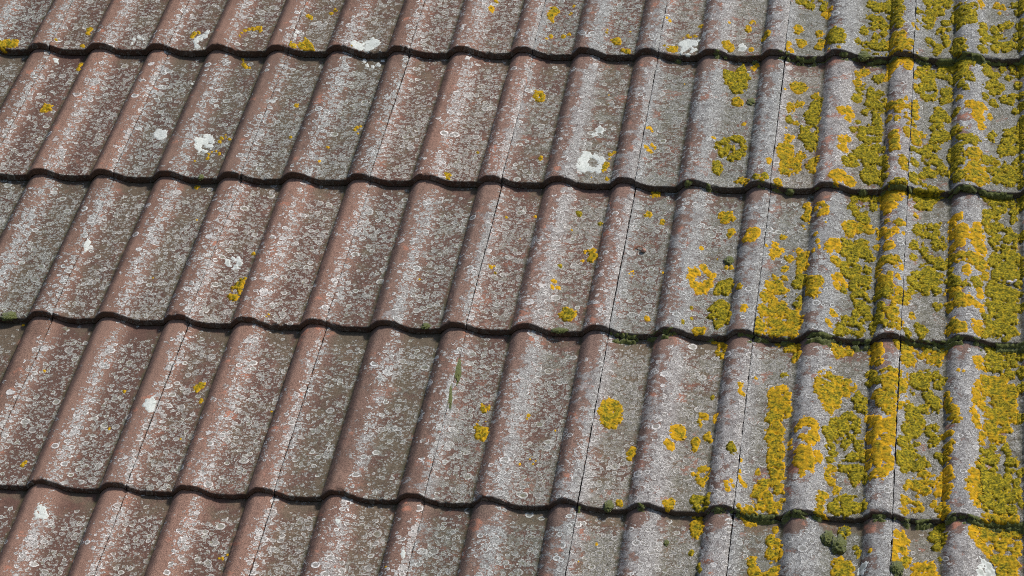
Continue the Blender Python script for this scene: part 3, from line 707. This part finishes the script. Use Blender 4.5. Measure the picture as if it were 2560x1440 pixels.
G,5,3|13476 -10503 78 13596 -10392 94 13689 -10336 78 13727 -10513 94 13575 -10623 94 13453 -10687 94 13332 -10769 78 13796 -10663 70 13387 -10612 47
O,5,3|13300 -9141 19
O,5,3|13968 -8473 65 14053 -8575 48 14044 -8784 80 13982 -8873 72 14084 -9036 64 13956 -8596 57
Y,5,3|14357 -8496 65 14440 -8529 81
Y,6,3|14357 -8496 65 14440 -8529 81
G,5,3|13931 -9223 64 14000 -9379 64 13956 -9484 64 14085 -9517 64
Y,5,3|14191 -9347 80 14285 -9309 80 14411 -9223 72 14462 -9351 79 14275 -9498 95 14387 -9529 95 14198 -9586 79 14469 -9611 79 14267 -9737 111 14177 -9902 95 14321 -9956 110 14446 -9914 94 14137 -10111 79 14249 -10183 94 14373 -10113 94 14510 -9951 63 14253 -10311 63 14051 -9910 63 14457 -9750 79
Y,6,3|14191 -9347 80 14285 -9309 80 14411 -9223 72 14462 -9351 79 14275 -9498 95 14387 -9529 95 14198 -9586 79 14469 -9611 79 14267 -9737 111 14177 -9902 95 14321 -9956 110 14446 -9914 94 14137 -10111 79 14249 -10183 94 14373 -10113 94 14510 -9951 63 14253 -10311 63 14051 -9910 63 14457 -9750 79
O,5,3|14366 -10425 55 14324 -10572 70 14234 -10697 93 14330 -10773 78 14128 -10776 93 14042 -10546 62 13975 -10418 63 14104 -10541 62 14068 -10849 78
Y,6,3|14430 -8754 80 14506 -8595 80 14618 -8534 80 14714 -8484 97 14734 -8674 80 14845 -8560 96 14941 -8501 96 15037 -8496 80 15009 -8715 96 15071 -8604 64 14914 -8774 80 15028 -8904 64 14842 -8404 56
Y,6,3|14499 -8926 96 14595 -8924 56 14543 -8763 80
G,6,3|14654 -9356 79 14748 -9291 79 14859 -9233 87 14986 -9227 79 15083 -9355 71 15022 -9464 79 14642 -9518 63 14737 -9504 79 14815 -9447 79 14788 -9633 71 14869 -9734 79 14903 -9863 71 14999 -9962 78 15032 -10064 62 14954 -10068 47 14646 -9675 47
G,6,3|14594 -10138 78 14691 -10236 94 14782 -10102 70 14632 -10379 93 14758 -10411 93 14860 -10072 63 14699 -10567 93 14545 -10675 78
G,6,3|15010 -10576 62 14917 -10606 46
Y,6,3|15169 -9783 47 15187 -9961 55 15251 -10189 62 15314 -10306 70 15286 -10472 77 15348 -10489 46 15173 -10048 47
O,6,3|15349 -9241 35 15413 -9277 28
G,6,3|15809 -8484 64 15906 -8566 96 15986 -8508 64 15858 -8791 95 15970 -8726 95 15810 -8970 79 15970 -8994 95 16097 -8882 63 16177 -8662 95 16224 -8876 63 16098 -8558 64 16160 -9119 95
O,6,3|15665 -8892 64 15682 -9016 63 15747 -9056 55
Y,6,3|15780 -9409 94 15907 -9316 94 16033 -9310 110 16159 -9304 94 15813 -9656 125 15970 -9629 156 16158 -9620 125 15814 -9968 140 16001 -9991 155 16173 -9853 93 15877 -10281 139 16048 -10270 124 16187 -10263 93 15815 -10554 92 15970 -10528 108 16125 -10495 77 16188 -10033 93
O,6,3|15669 -9528 71 15639 -9757 78 15624 -9973 70 15579 -10257 62 15627 -10408 70 15675 -10556 69
G,6,3|16336 -8709 63 16334 -9111 79 16331 -9507 63 16306 -8338 80 16327 -10282 62
Y,5,3|12444 -10909 94 12543 -10980 94 12508 -11158 109 12600 -11128 70 12488 -11334 93 12601 -11403 78 12656 -11275 47 12516 -11531 93 12614 -11600 77 12548 -11776 93 12659 -11819 69 12546 -11996 92 12629 -12088 77 12623 -12234 61 12511 -10728 -22
O,5,3|12752 -11062 44 12754 -11214 44 12773 -11010 28
Y,5,3|12719 -12300 38 12713 -12445 38 12660 -12567 61 12567 -12548 61 12607 -12688 61 12531 -12693 61
O,5,3|13095 -11023 78 13055 -11133 62 13132 -11134 54 12956 -11039 55 13158 -11022 54
O,5,3|12979 -11438 108 12927 -11612 93 13095 -11596 92 12995 -11733 108 13103 -11741 77 13040 -11434 93 12989 -11905 54
O,5,3|13209 -11419 65 13229 -11507 46
G,5,3|13370 -10924 78 13396 -11138 70 13435 -11296 62 13409 -11406 46 13492 -10856 93 13620 -10925 93 13594 -11052 62 13680 -10871 78
G,5,3|13806 -10915 78 13815 -11115 77 13776 -11317 77 13705 -11469 108 13648 -11570 92 13769 -11515 77 13808 -11709 77 13882 -11632 77 13767 -11833 69 13845 -11877 61 13904 -11826 61 13803 -11952 43 13918 -11383 62 13880 -11212 62
Y,5,3|13394 -11732 61 13437 -11666 61 13385 -11859 54 13448 -11907 46 13453 -12002 46 13473 -11778 46
Y,5,3|13536 -12136 58 13507 -12186 38
Y,5,3|13332 -12321 53 13309 -12477 61 13302 -12624 60 13361 -12305 46 13263 -12742 38
G,5,3|13481 -12594 75 13560 -12659 75 13522 -12495 60 13562 -12374 38
G,5,3|13684 -12391 91 13805 -12385 91 13897 -12404 76 13723 -12579 90 13843 -12573 90 13933 -12544 60 13668 -12700 45
Y,5,3|13293 -12770 75 13355 -12804 53 13262 -12764 45
O,5,3|13975 -10851 62 14028 -11012 77 14126 -11178 92 14246 -11073 93 14352 -10989 93 14428 -10922 77 14135 -11427 92 14255 -11346 92 14337 -11517 76 14297 -11704 76 14211 -11864 76 14091 -11903 61 14002 -11579 61 13977 -11302 77 14142 -11624 76 14262 -11542 61 14054 -11730 -31
G,5,3|13969 -11906 43 13940 -11945 38
G,6,3|14509 -11048 92 14629 -10887 93 14737 -10868 123 14890 -10810 123 15016 -10879 77 14834 -11063 92 14665 -11101 92 14562 -11292 77 14456 -11378 77 14491 -11529 76 14627 -11410 92 14730 -11242 77 14852 -11186 46 14768 -11536 91 14648 -11648 91 14810 -11386 61 14888 -11456 43 14526 -11680 53
Y,6,3|14683 -11834 91 14819 -11777 91 14942 -11867 76 14612 -12048 91 14749 -12046 91 14856 -12088 75 15003 -11864 61 14588 -12274 75 14694 -12289 90 14593 -12462 75 14729 -12476 75 14805 -12519 45 14568 -12640 45
Y,6,3|15013 -12413 52 15134 -12454 52 15196 -12659 67 15106 -12573 60 15183 -12761 45
G,6,3|15053 -11250 54 15116 -11346 61
Y,6,3|15199 -10844 62 15171 -10985 69 15263 -11084 61 15250 -11222 38 15169 -10832 62 15190 -11256 46 15193 -11457 46
O,6,3|15197 -11705 76 15229 -11910 68 15154 -11850 76 15217 -12114 68 15112 -12027 75 15190 -12226 60 15084 -12172 60 15191 -12323 37
Y,6,3|15738 -10769 61 15893 -10709 92 16001 -10778 77 15724 -10978 46
G,6,3|15879 -11036 46 15740 -11192 61 15848 -11217 91 15940 -11302 61 15788 -11462 106 15880 -11528 91 15727 -11664 121 15789 -11873 120 15941 -11789 105 15790 -12160 120 15941 -12053 120 16061 -11879 90 16122 -11731 75 16152 -11584 60 16153 -11389 76 16123 -11046 76 16138 -11144 61 16214 -11362 61 16046 -12214 104 15851 -12374 104 16016 -12452 119 16180 -12231 89 16179 -12490 89 16242 -11870 60 16256 -12060 75 16136 -11971 60 15715 -12295 75 15777 -12498 59
O,6,3|15590 -11745 75 15546 -11960 68 15548 -12151 67 15609 -12310 67 15656 -12448 60 15681 -11546 53 15652 -11950 90 15684 -12123 90 15651 -11758 75
G,6,3|16318 -11624 45 16314 -12342 59
G,5,4|13650 -13003 67 13709 -12976 60
Y,5,4|13686 -13803 147 13593 -13718 74 13774 -13775 88 13633 -13941 103 13766 -13933 88 13709 -13643 44
G,5,4|13874 -13337 37 13909 -13449 52
Y,5,4|14090 -13532 30
O,6,4|14476 -13083 59 14565 -13057 59 14452 -13259 52 14555 -13224 74 14628 -13168 44 14559 -13382 81 14458 -13484 52 14478 -13654 59
Y,6,4|14596 -13615 73 14654 -13594 41
G,6,4|15084 -12898 74 15143 -12848 67 15012 -13041 74 15087 -13083 89 15161 -13081 59 15090 -13244 66
G,6,4|15125 -13560 44
O,6,4|14776 -13761 73 14893 -13732 73 15010 -13725 73 14779 -13895 73 15028 -13881 73 14897 -13911 58
O,6,4|15661 -12753 59 15632 -12902 66 15618 -13071 66 15679 -13174 66 15769 -13262 73 15828 -13328 73 15872 -13247 59
Y,6,3|15781 -12710 59 15901 -12742 89 15797 -12881 89 15916 -12943 118 15768 -13034 88 16049 -12797 118 16093 -13025 117 16197 -12771 88 16242 -12879 74 15975 -13170 88 16049 -13325 102 15946 -13489 87 16092 -13571 116 16034 -13776 101 16195 -13339 88 16209 -13564 87 16179 -13790 87 16270 -13153 59
Y,6,4|15781 -12710 59 15901 -12742 89 15797 -12881 89 15916 -12943 118 15768 -13034 88 16049 -12797 118 16093 -13025 117 16197 -12771 88 16242 -12879 74 15975 -13170 88 16049 -13325 102 15946 -13489 87 16092 -13571 116 16034 -13776 101 16195 -13339 88 16209 -13564 87 16179 -13790 87 16270 -13153 59
P,6,4|15755 -13609 58 15829 -13666 73 15888 -13741 58 15727 -13825 73 15830 -13845 72 15932 -13827 36
P,5,4|13984 -13858 73
Y,5,4|12595 -13249 90 12649 -13384 105 12631 -13569 90 12704 -13542 67 12674 -13314 67 12637 -13431 -15
Y,5,4|12639 -12990 45
Y,5,4|12687 -13974 74 12632 -14045 74 12714 -13928 44
W,0,4|1156 -13297 65 1212 -13390 57 1125 -13409 36 1185 -13234 41
W,2,4|5927 -13332 47
W,2,4|7095 -14026 49 7069 -13917 19 7143 -14043 28"""
def read_blobs():
    out = {}
    for ln in BLOBS.strip().splitlines():
        hd, body = ln.split('|'); k, c, r = hd.split(',')
        v = np.array([int(x) for x in body.split()], float).reshape(-1, 3) * 1e-4
        out.setdefault((int(c), int(r)), []).append((k, v))
    return out
KS = ([-2, -1, 0, 1, 2, 3, 4, 5, 6, 7, 8], [-0.348, -0.308, -0.268, -0.228, -0.188, -0.148, -0.108, -0.067, -0.027, 0.013, 0.053])          # lean of the picture-upright across the roof, by column
EA = 1.657
def lichen_patches(tile, c, r, patches):
    d = .0014
    u = np.arange(.0015, W - .0012, d); w = np.arange(-NW - .0065, G + .004, d)
    U, Wp = np.meshgrid(u, w, indexing='ij'); P = surf(c, r, U, Wp, bump=False)
    uu = P[..., 0] + c * W; vv = P[..., 1] + RV[r]
    # arc length drives the field so crusts wrap over the nose
    va = np.where(Wp < 0, RV[r] + Wp, vv)
    nz = (fnoise(uu * 110, va * 95, 3, 71) - .5) * 2 * .0046 + (fnoise(uu * 300, va * 300, 2, 72) - .5) * 2 * .0032 + .0012
    kk = np.interp(uu / W, KS[0], KS[1])
    F = np.full(U.shape, -1.0); ID = np.full(U.shape, -1)
    for i, (kind, B) in enumerate(patches):
        f = np.full(U.shape, -1.0)
        for bu, bv, br in B[B[:, 2] > 0]:
            if bu < uu.min() - .05 or bu > uu.max() + .05: continue
            dv = va - bv; du = uu - bu - kk * dv
            f = np.maximum(f, br - np.hypot(du, dv / EA))
        for bu, bv, br in B[B[:, 2] < 0]:
            dv = va - bv; du = uu - bu - kk * dv
            f = np.minimum(f, np.hypot(du, dv / EA) + br)
        rmax = B[:, 2].max()
        amp = min(1.0, rmax / .007)
        f = f + nz * amp
        # ragged gaps open inside the big crusts
        if kind in 'GY' and len(B) > 5:
            gap = fnoise(uu * 60, va * 60, 3, 75)
            f = np.minimum(f, (.70 - gap) * .05)
        k = f > F; F = np.where(k, f, F); ID = np.where(k, i, ID)
    c1, _ = cells(uu * 165 + nz * 300, va * 165, 81); c2, _ = cells(uu * 390, va * 390, 82)
    lump = np.clip(1 - (c1 / .75)**2, 0, 1) * .42 + np.clip(1 - (c2 / .75)**2, 0, 1) * .33 + fnoise(uu * 520, va * 520, 2, 84) * .30
    big = fnoise(uu * 60, va * 60, 2, 83)
    gu = np.gradient(P, axis=0); gv = np.gradient(P, axis=1)
    nrm = np.cross(gu, gv); nrm /= np.linalg.norm(nrm, axis=-1, keepdims=True) + 1e-12
    nu, nv = U.shape; q = grid_quads(nu, nv)
    Ff = F.reshape(-1); IDf = ID.reshape(-1)
    qF = Ff[q].max(1); qi = IDf[q[np.arange(len(q)), Ff[q].argmax(1)]]
    for i, (kind, B) in enumerate(patches):
        k = (qi == i) & (qF > -.0004)
        if k.sum() < 4: continue
        pale = kind in 'WP'
        hmax = {'W': .0014, 'P': .0006, 'G': .0044, 'Y': .0034, 'O': .0024}[kind]
        if B[:, 2].max() < .006: hmax *= .6
        rise = sstep(-.0002, .0024, F)
        h = -.0006 + rise * (.0010 + hmax * (lump * .62 + big * .38) * (1 if not pale else .6))
        Q = (P + nrm * h[..., None]).reshape(-1, 3)
        ids, inv = np.unique(q[k], return_inverse=True); faces = inv.reshape(-1, 4)
        tone = {'G': -.12, 'Y': .22, 'O': .46, 'W': .2, 'P': 1.0}[kind]
        ed = np.clip(F / .012, 0, 1)
        A = np.stack([np.full(U.shape, tone) - ed * .15, ed, lump if not pale else .5 + lump * .5], -1).reshape(-1, 3)[ids]
        R = np.stack([uu, va, 0 * uu], -1).reshape(-1, 3)[ids]
        o = mesh_obj('lichen_patch', Q[ids], faces, M_WHI if pale else M_YEL, parent=tile, attrs={'ruv': R, 'liche': A})
        if kind in 'WP': o['label'] = 'pale grey-white lichen crust'

def eave_moss(tile, c, r, thr):
    d = .0018
    u = np.arange(.002, W - .002, d); w = np.concatenate([np.arange(-NW - .0070, .004, d), np.arange(G - .016, G + .008, d)])
    k = len(np.arange(-NW - .0070, .004, d))
    for wi in (w[:k], w[k:]):
        U, Wp = np.meshgrid(u, wi, indexing='ij'); P = surf(c, r, U, Wp, bump=False)
        uu = P[..., 0] + c * W; va = np.where(Wp < 0, RV[r] + Wp, P[..., 1] + RV[r])
        F = (fnoise(uu * 55, va * 90, 3, 131) - thr) * .05
        F = np.minimum(F, (Wp - (G - .014)) * .6 if wi[0] > .1 else (-Wp - .001) * .8) + (fnoise(uu * 300, va * 300, 2, 133) - .5) * .004
        gu = np.gradient(P, axis=0); gv = np.gradient(P, axis=1); n = np.cross(gu, gv); n /= np.linalg.norm(n, axis=-1, keepdims=True) + 1e-12
        c1, _ = cells(uu * 160, va * 160, 135)
        h = -.0006 + sstep(0, .004, F) * (.002 + .0055 * np.clip(1 - c1, 0, 1) + .002 * fnoise(uu * 600, va * 600, 2, 137))
        Q = (P + n * h[..., None]).reshape(-1, 3); q = grid_quads(*U.shape); kk = F.reshape(-1)[q].max(1) > 0
        if kk.sum() < 12: continue
        ids, inv = np.unique(q[kk], return_inverse=True)
        tag(mesh_obj('moss_fringe', Q[ids], inv.reshape(-1, 4), M_MOSS, parent=tile), kind='stuff')

# ------------------------------------------------------------------ the tiles
LABELS = {
    (-2, 0): 'olive-stained corner tile at upper left with a gold lichen tuft on its front edge',
    (-1, 0): 'brown top-course tile with one small whitish crescent lichen by its front edge',
    (0, 0): 'reddish top-course tile with a slanting white lichen streak beside a thin yellow arc',
    (1, 0): 'top-course tile with the brightest white double lichen right on its front edge',
    (2, 0): 'plain red-brown top-course tile just right of the bright white double lichen',
    (3, 0): 'top-course tile with a ragged yellow fleck high up and a small yellow disc',
    (4, 0): 'grey top-course tile with a fluffy white lichen and yellow rings on its front edge',
    (5, 0): 'grey top-course tile with a round yellow lichen on its bare middle roll',
    (6, 0): 'upper right corner tile thickly crusted with yellow-green lichen',
    (-2, 1): 'olive sliver of a second-course tile cut by the left edge of the photo',
    (-1, 1): 'olive and pink-brown second-course tile with a single small yellow ring lichen',
    (0, 1): 'second-course tile with two mint-white lichen blots and thin orange arcs',
    (1, 1): 'second-course tile with a green-stained pan and only tiny yellow dots',
    (2, 1): 'second-course tile with a wide grey streak and a yellow tuft at its front edge',
    (3, 1): 'second-course tile with the large pale ring lichen around a bare red centre',
    (4, 1): 'silver-grey second-course tile with two big round golden lichens, one above the other',
    (5, 1): 'second-course tile with a yellow lichen column running down its left pan beside the joint',
    (6, 1): 'rightmost second-course tile, buried in olive-yellow crust with pink bare spots',
    (-1, 2): 'leftmost third-course tile with dark brown pans and a whitish blotched roll',
    (0, 2): 'brown third-course tile with a white smear along its middle',
    (1, 2): 'third-course tile with a mint-green lichen blot and an elongated bright yellow lichen',
    (2, 2): 'third-course tile speckled with grey rosettes, one faint orange ring near its edge',
    (3, 2): 'third-course tile with one neat round yellow disc just above its front edge',
    (4, 2): 'third-course tile with the big open golden ring lichen and a curled dry leaf',
    (5, 2): 'third-course tile with a dense golden lichen cushion filling its left pan',
    (6, 2): 'rightmost third-course tile with a pink bare spot circled by golden lichen',
    (-1, 3): 'dark corner of a fourth-course tile at the left edge below a moss cushion',
    (0, 3): 'pinkish fourth-course tile with a pale grey crust streak and a low yellow dab',
    (1, 3): 'fourth-course tile with a round chalk-white lichen spot left of a yellow one',
    (2, 3): 'fourth-course tile covered in grey ring lichens, left of the mossy joint',
    (3, 3): 'fourth-course tile right of the mossy joint, two small yellow lichens in its pan',
    (4, 3): 'grey fourth-course tile with a large upright golden oval lichen beside the joint',
    (5, 3): 'fourth-course tile with a big heart-shaped yellow lichen',
    (6, 3): 'rightmost fourth-course tile, bare grey roll beside an orange-edged yellow crust',
    (0, 4): 'pink-brown bottom left corner tile with a soft white smudge on its roll',
    (1, 4): 'brown bottom-course tile with touching grey rosettes and a tiny orange fleck',
    (2, 4): 'bottom-course tile with two chalky white dots, one near its right joint',
    (3, 4): 'red-brown bottom-course tile with grey ring lichens but no white or yellow spots',
    (4, 4): 'pale grey bottom-course tile with a yellow lichen tongue below the upper tile',
    (5, 4): 'grey bottom-course tile carrying two round green moss cushions side by side',
    (6, 4): 'bottom right corner tile with orange-rimmed yellow crust and a whitish blot',
}
TILES = sorted(LABELS)
DEBUG = False
blobs = read_blobs()
for (c, r) in TILES:
    t = build_tile(c, r)
    tag(t, LABELS[(c, r)], 'roof tile', 'interlocking concrete tiles laid in courses')
    pt = list(blobs.get((c, r), []))
    if pt: lichen_patches(t, c, r, pt)
    thr = {6: .49, 5: .54, 4: .66}.get(c)
    if thr: eave_moss(t, c, r, thr)

# ------------------------------------------------------------------ moss
def ico(n):
    import bmesh
    bm = bmesh.new(); bmesh.ops.create_icosphere(bm, subdivisions=n, radius=1.0)
    v = np.array([x.co[:] for x in bm.verts]); f = np.array([[l.index for l in x.verts] for x in bm.faces]); bm.free()
    return v, f
ICO = ico(5)
def roof_h(u, v, r):
    c = math.floor(u / W); U = np.array([[u - c * W]]); t = np.array([[max(v - RV[r] - RN, 0.0)]])
    return surf(c, r, U, t)[0, 0, 2]
def cushion(u, v, r, ru, rv, hh, label, seed, lean=0.0):
    V, Fc = ICO; n1 = fnoise(V[:, 0] * 3 + seed, V[:, 1] * 3 + V[:, 2] * 2, 2, 90) - .5
    n2 = fnoise(V[:, 0] * 26 + seed, V[:, 1] * 26 + V[:, 2] * 19, 2, 91) - .5
    k = 1 + n1 * .55 + n2 * .30
    co = V * k[:, None] * np.array([ru, rv, hh]); co[:, 2] = np.maximum(co[:, 2], -.004)
    co[:, 0] += co[:, 1] * lean
    mw = Matrix.Translation(wpt((u, v, roof_h(u, v, r)))) @ ROOF.to_3x3().to_4x4()
    o = mesh_obj('moss_cushion', co, Fc, M_MOSS, mw=mw); tag(o, label, 'moss', 'small cushions of moss on the tiles')
for i, (u, v, r, ru, rv, hh, lean, label) in enumerate([
    (0.164, -0.4227, 1, 0.0053, 0.0087, 0.003, 0.0, 'tiny dull green moss dot on the shadow line below the mint-white blots'),
    (-0.0791, -0.8429, 2, 0.015, 0.0118, 0.0036, 0.0, 'flat green moss cushion at the left edge under the third course'),
    (1.1454, -0.1408, 1, 0.0074, 0.0122, 0.0037, 0.0, 'green moss dot right of a small yellow lichen in the second course'),
    (1.1427, -0.633, 2, 0.0082, 0.0124, 0.0048, 0.0, 'dark green moss cushion above the big golden ring lichen'),
    (0.6499, -0.8414, 2, 0.0075, 0.0079, 0.0027, 0.0, 'small yellow-green moss pad tucked under the third course left of the mossy joint'),
    (0.8771, -0.8439, 2, 0.0148, 0.0067, 0.0027, 0.0, 'low moss smear under the tile with the neat yellow disc'),
    (1.0069, -1.2724, 3, 0.008, 0.0133, 0.0043, 0.0, 'grey-green moss cushion sitting on the front edge of the fourth course'),
    (1.102, -1.3425, 4, 0.0042, 0.007, 0.0024, 0.0, 'single small dark moss dot on the pale grey tile of the bottom course'),
    (1.3431, -1.3199, 4, 0.0108, 0.0168, 0.0078, 0.0, 'left one of the two touching round moss cushions'),
    (1.3617, -1.3333, 4, 0.0125, 0.0207, 0.0089, 0.0, 'right and larger one of the two touching round moss cushions'),
    (1.368, -1.2997, 4, 0.0084, 0.0109, 0.0036, 0.0, 'ragged dark moss clump just above the two round cushions'),
    (1.4491, -1.3881, 4, 0.0105, 0.0175, 0.0082, 0.0, 'pale fuzzy moss ball at the bottom edge of the photo'),
    (1.3477, 0.0029, 0, 0.0112, 0.0148, 0.0052, 0.0, 'dark moss ball under the front edge of the top course'),
    (0.7199, -0.9536, 3, 0.008, 0.0331, 0.002, -0.15, 'long dark moss strip filling the wedge-shaped joint, upper piece'),
    (0.7192, -1.024, 3, 0.0046, 0.0371, 0.002, -0.15, 'thin brown-green moss strip filling the wedge-shaped joint, lower piece'),
]):
    cushion(u, v, r, ru, rv, hh, label, i * 3.3, lean)

# ------------------------------------------------------------------ small litter
def tube(pts, radii, flat=1.0, n=10):
    V = []; pts = [np.array(p, float) for p in pts]
    for i, p in enumerate(pts):
        d = pts[min(i + 1, len(pts) - 1)] - pts[max(i - 1, 0)]; d /= np.linalg.norm(d)
        a = np.cross(d, (0, 0, 1.0)); a /= np.linalg.norm(a); b = np.cross(a, d)
        for k in range(n):
            th = 2 * math.pi * k / n
            V.append(p + radii[i] * (a * math.cos(th) + b * math.sin(th) * flat))
    Q = [(i * n + k, i * n + (k + 1) % n, (i + 1) * n + (k + 1) % n, (i + 1) * n + k) for i in range(len(pts) - 1) for k in range(n)]
    return np.array(V), np.array(Q)
u, v, r = (0.9877, -0.6114, 2)
mw = Matrix.Translation(wpt((u, v, roof_h(u, v, r)))) @ ROOF.to_3x3().to_4x4()
pts = [(-.0115 + .0, -.0090, .001), (-.0125, -.002, .002), (-.0090, .0055, .004), (-.0025, .0085, .005), (.0030, .0070, .0045), (.0060, .0035, .004)]
V, Q = tube(pts, [.0006, .0014, .0019, .0019, .0016, .0008], .6)
leaf = mesh_obj('curled_leaf', V, Q, M_LEAF, mw=mw)
tag(leaf, 'curled dry brown leaf scrap lying on the grey pan left of the golden ring lichen', 'leaf')
Vb, Fb = ico(3)
Vb = Vb * (1 + (fnoise(Vb[:, 0] * 3 + 2, Vb[:, 1] * 3 + Vb[:, 2], 2, 5)[:, None] - .5) * .7) * np.array([.0042, .0046, .0034]) + np.array([.0065, -.0005, .003])
mesh_obj('bud', Vb, Fb, M_BUD, parent=leaf)
def scrap(nm, uvr, L, wd, ang, label):
    u, v, r = uvr
    mw = Matrix.Translation(wpt((u, v, roof_h(u, v, r) + .004))) @ ROOF.to_3x3().to_4x4() @ Matrix.Rotation(ang, 4, 'Z')
    P_ = [(-L + 2 * L * t, math.sin(t * 7) * wd * .5, .001 + .0015 * math.sin(t * 9)) for t in np.linspace(0, 1, 9)]
    R_ = [wd * x for x in (.25, .9, .6, 1.0, .8, .5, .9, .5, .15)]
    V, Q = tube(P_, R_, .4)
    tag(mesh_obj(nm, V, Q, M_FEA, mw=mw), label, 'scrap')
scrap('bleached_scrap', (1.6195, -0.6802, 2), .0095, .0034, .5, 'torn whitish scrap caught on the yellow crust at the right edge')
scrap('bleached_scrap', (1.2596, -0.3283, 1), .0040, .0012, -.9, 'tiny white sliver beside a yellow lichen in the second course')
scrap('bleached_scrap', (1.6006, 0.087, 0), .0035, .0012, .1, 'tiny white speck on the yellow crust in the top course')

# ------------------------------------------------------------------ deck added under the tiles to block light, and the ground
def box(name, x0, x1, y0, y1, z0, z1, mat, label=None, cat=None, kind=None):
    V = np.array([(x, y, z) for x in (x0, x1) for y in (y0, y1) for z in (z0, z1)])
    Q = np.array([(0, 1, 3, 2), (4, 6, 7, 5), (0, 4, 5, 1), (2, 3, 7, 6), (0, 2, 6, 4), (1, 5, 7, 3)])
    o = mesh_obj(name, V, Q, mat, smooth=False, mw=Matrix.Translation(wpt((0, 0, 0))) @ ROOF.to_3x3().to_4x4()); tag(o, label, cat, kind=kind); return o
box('light_block_deck', -2 * W, 7 * W, -4 * G + .02, G + .03, -.085, -.060, M_DECK, kind='structure')
gr = mesh_obj('ground', np.array([(-60, -60, 0), (60, -60, 0), (60, 60, 0), (-60, 60, 0)]), np.array([(0, 1, 2, 3)]), M_EARTH, smooth=False)
tag(gr, kind='structure')
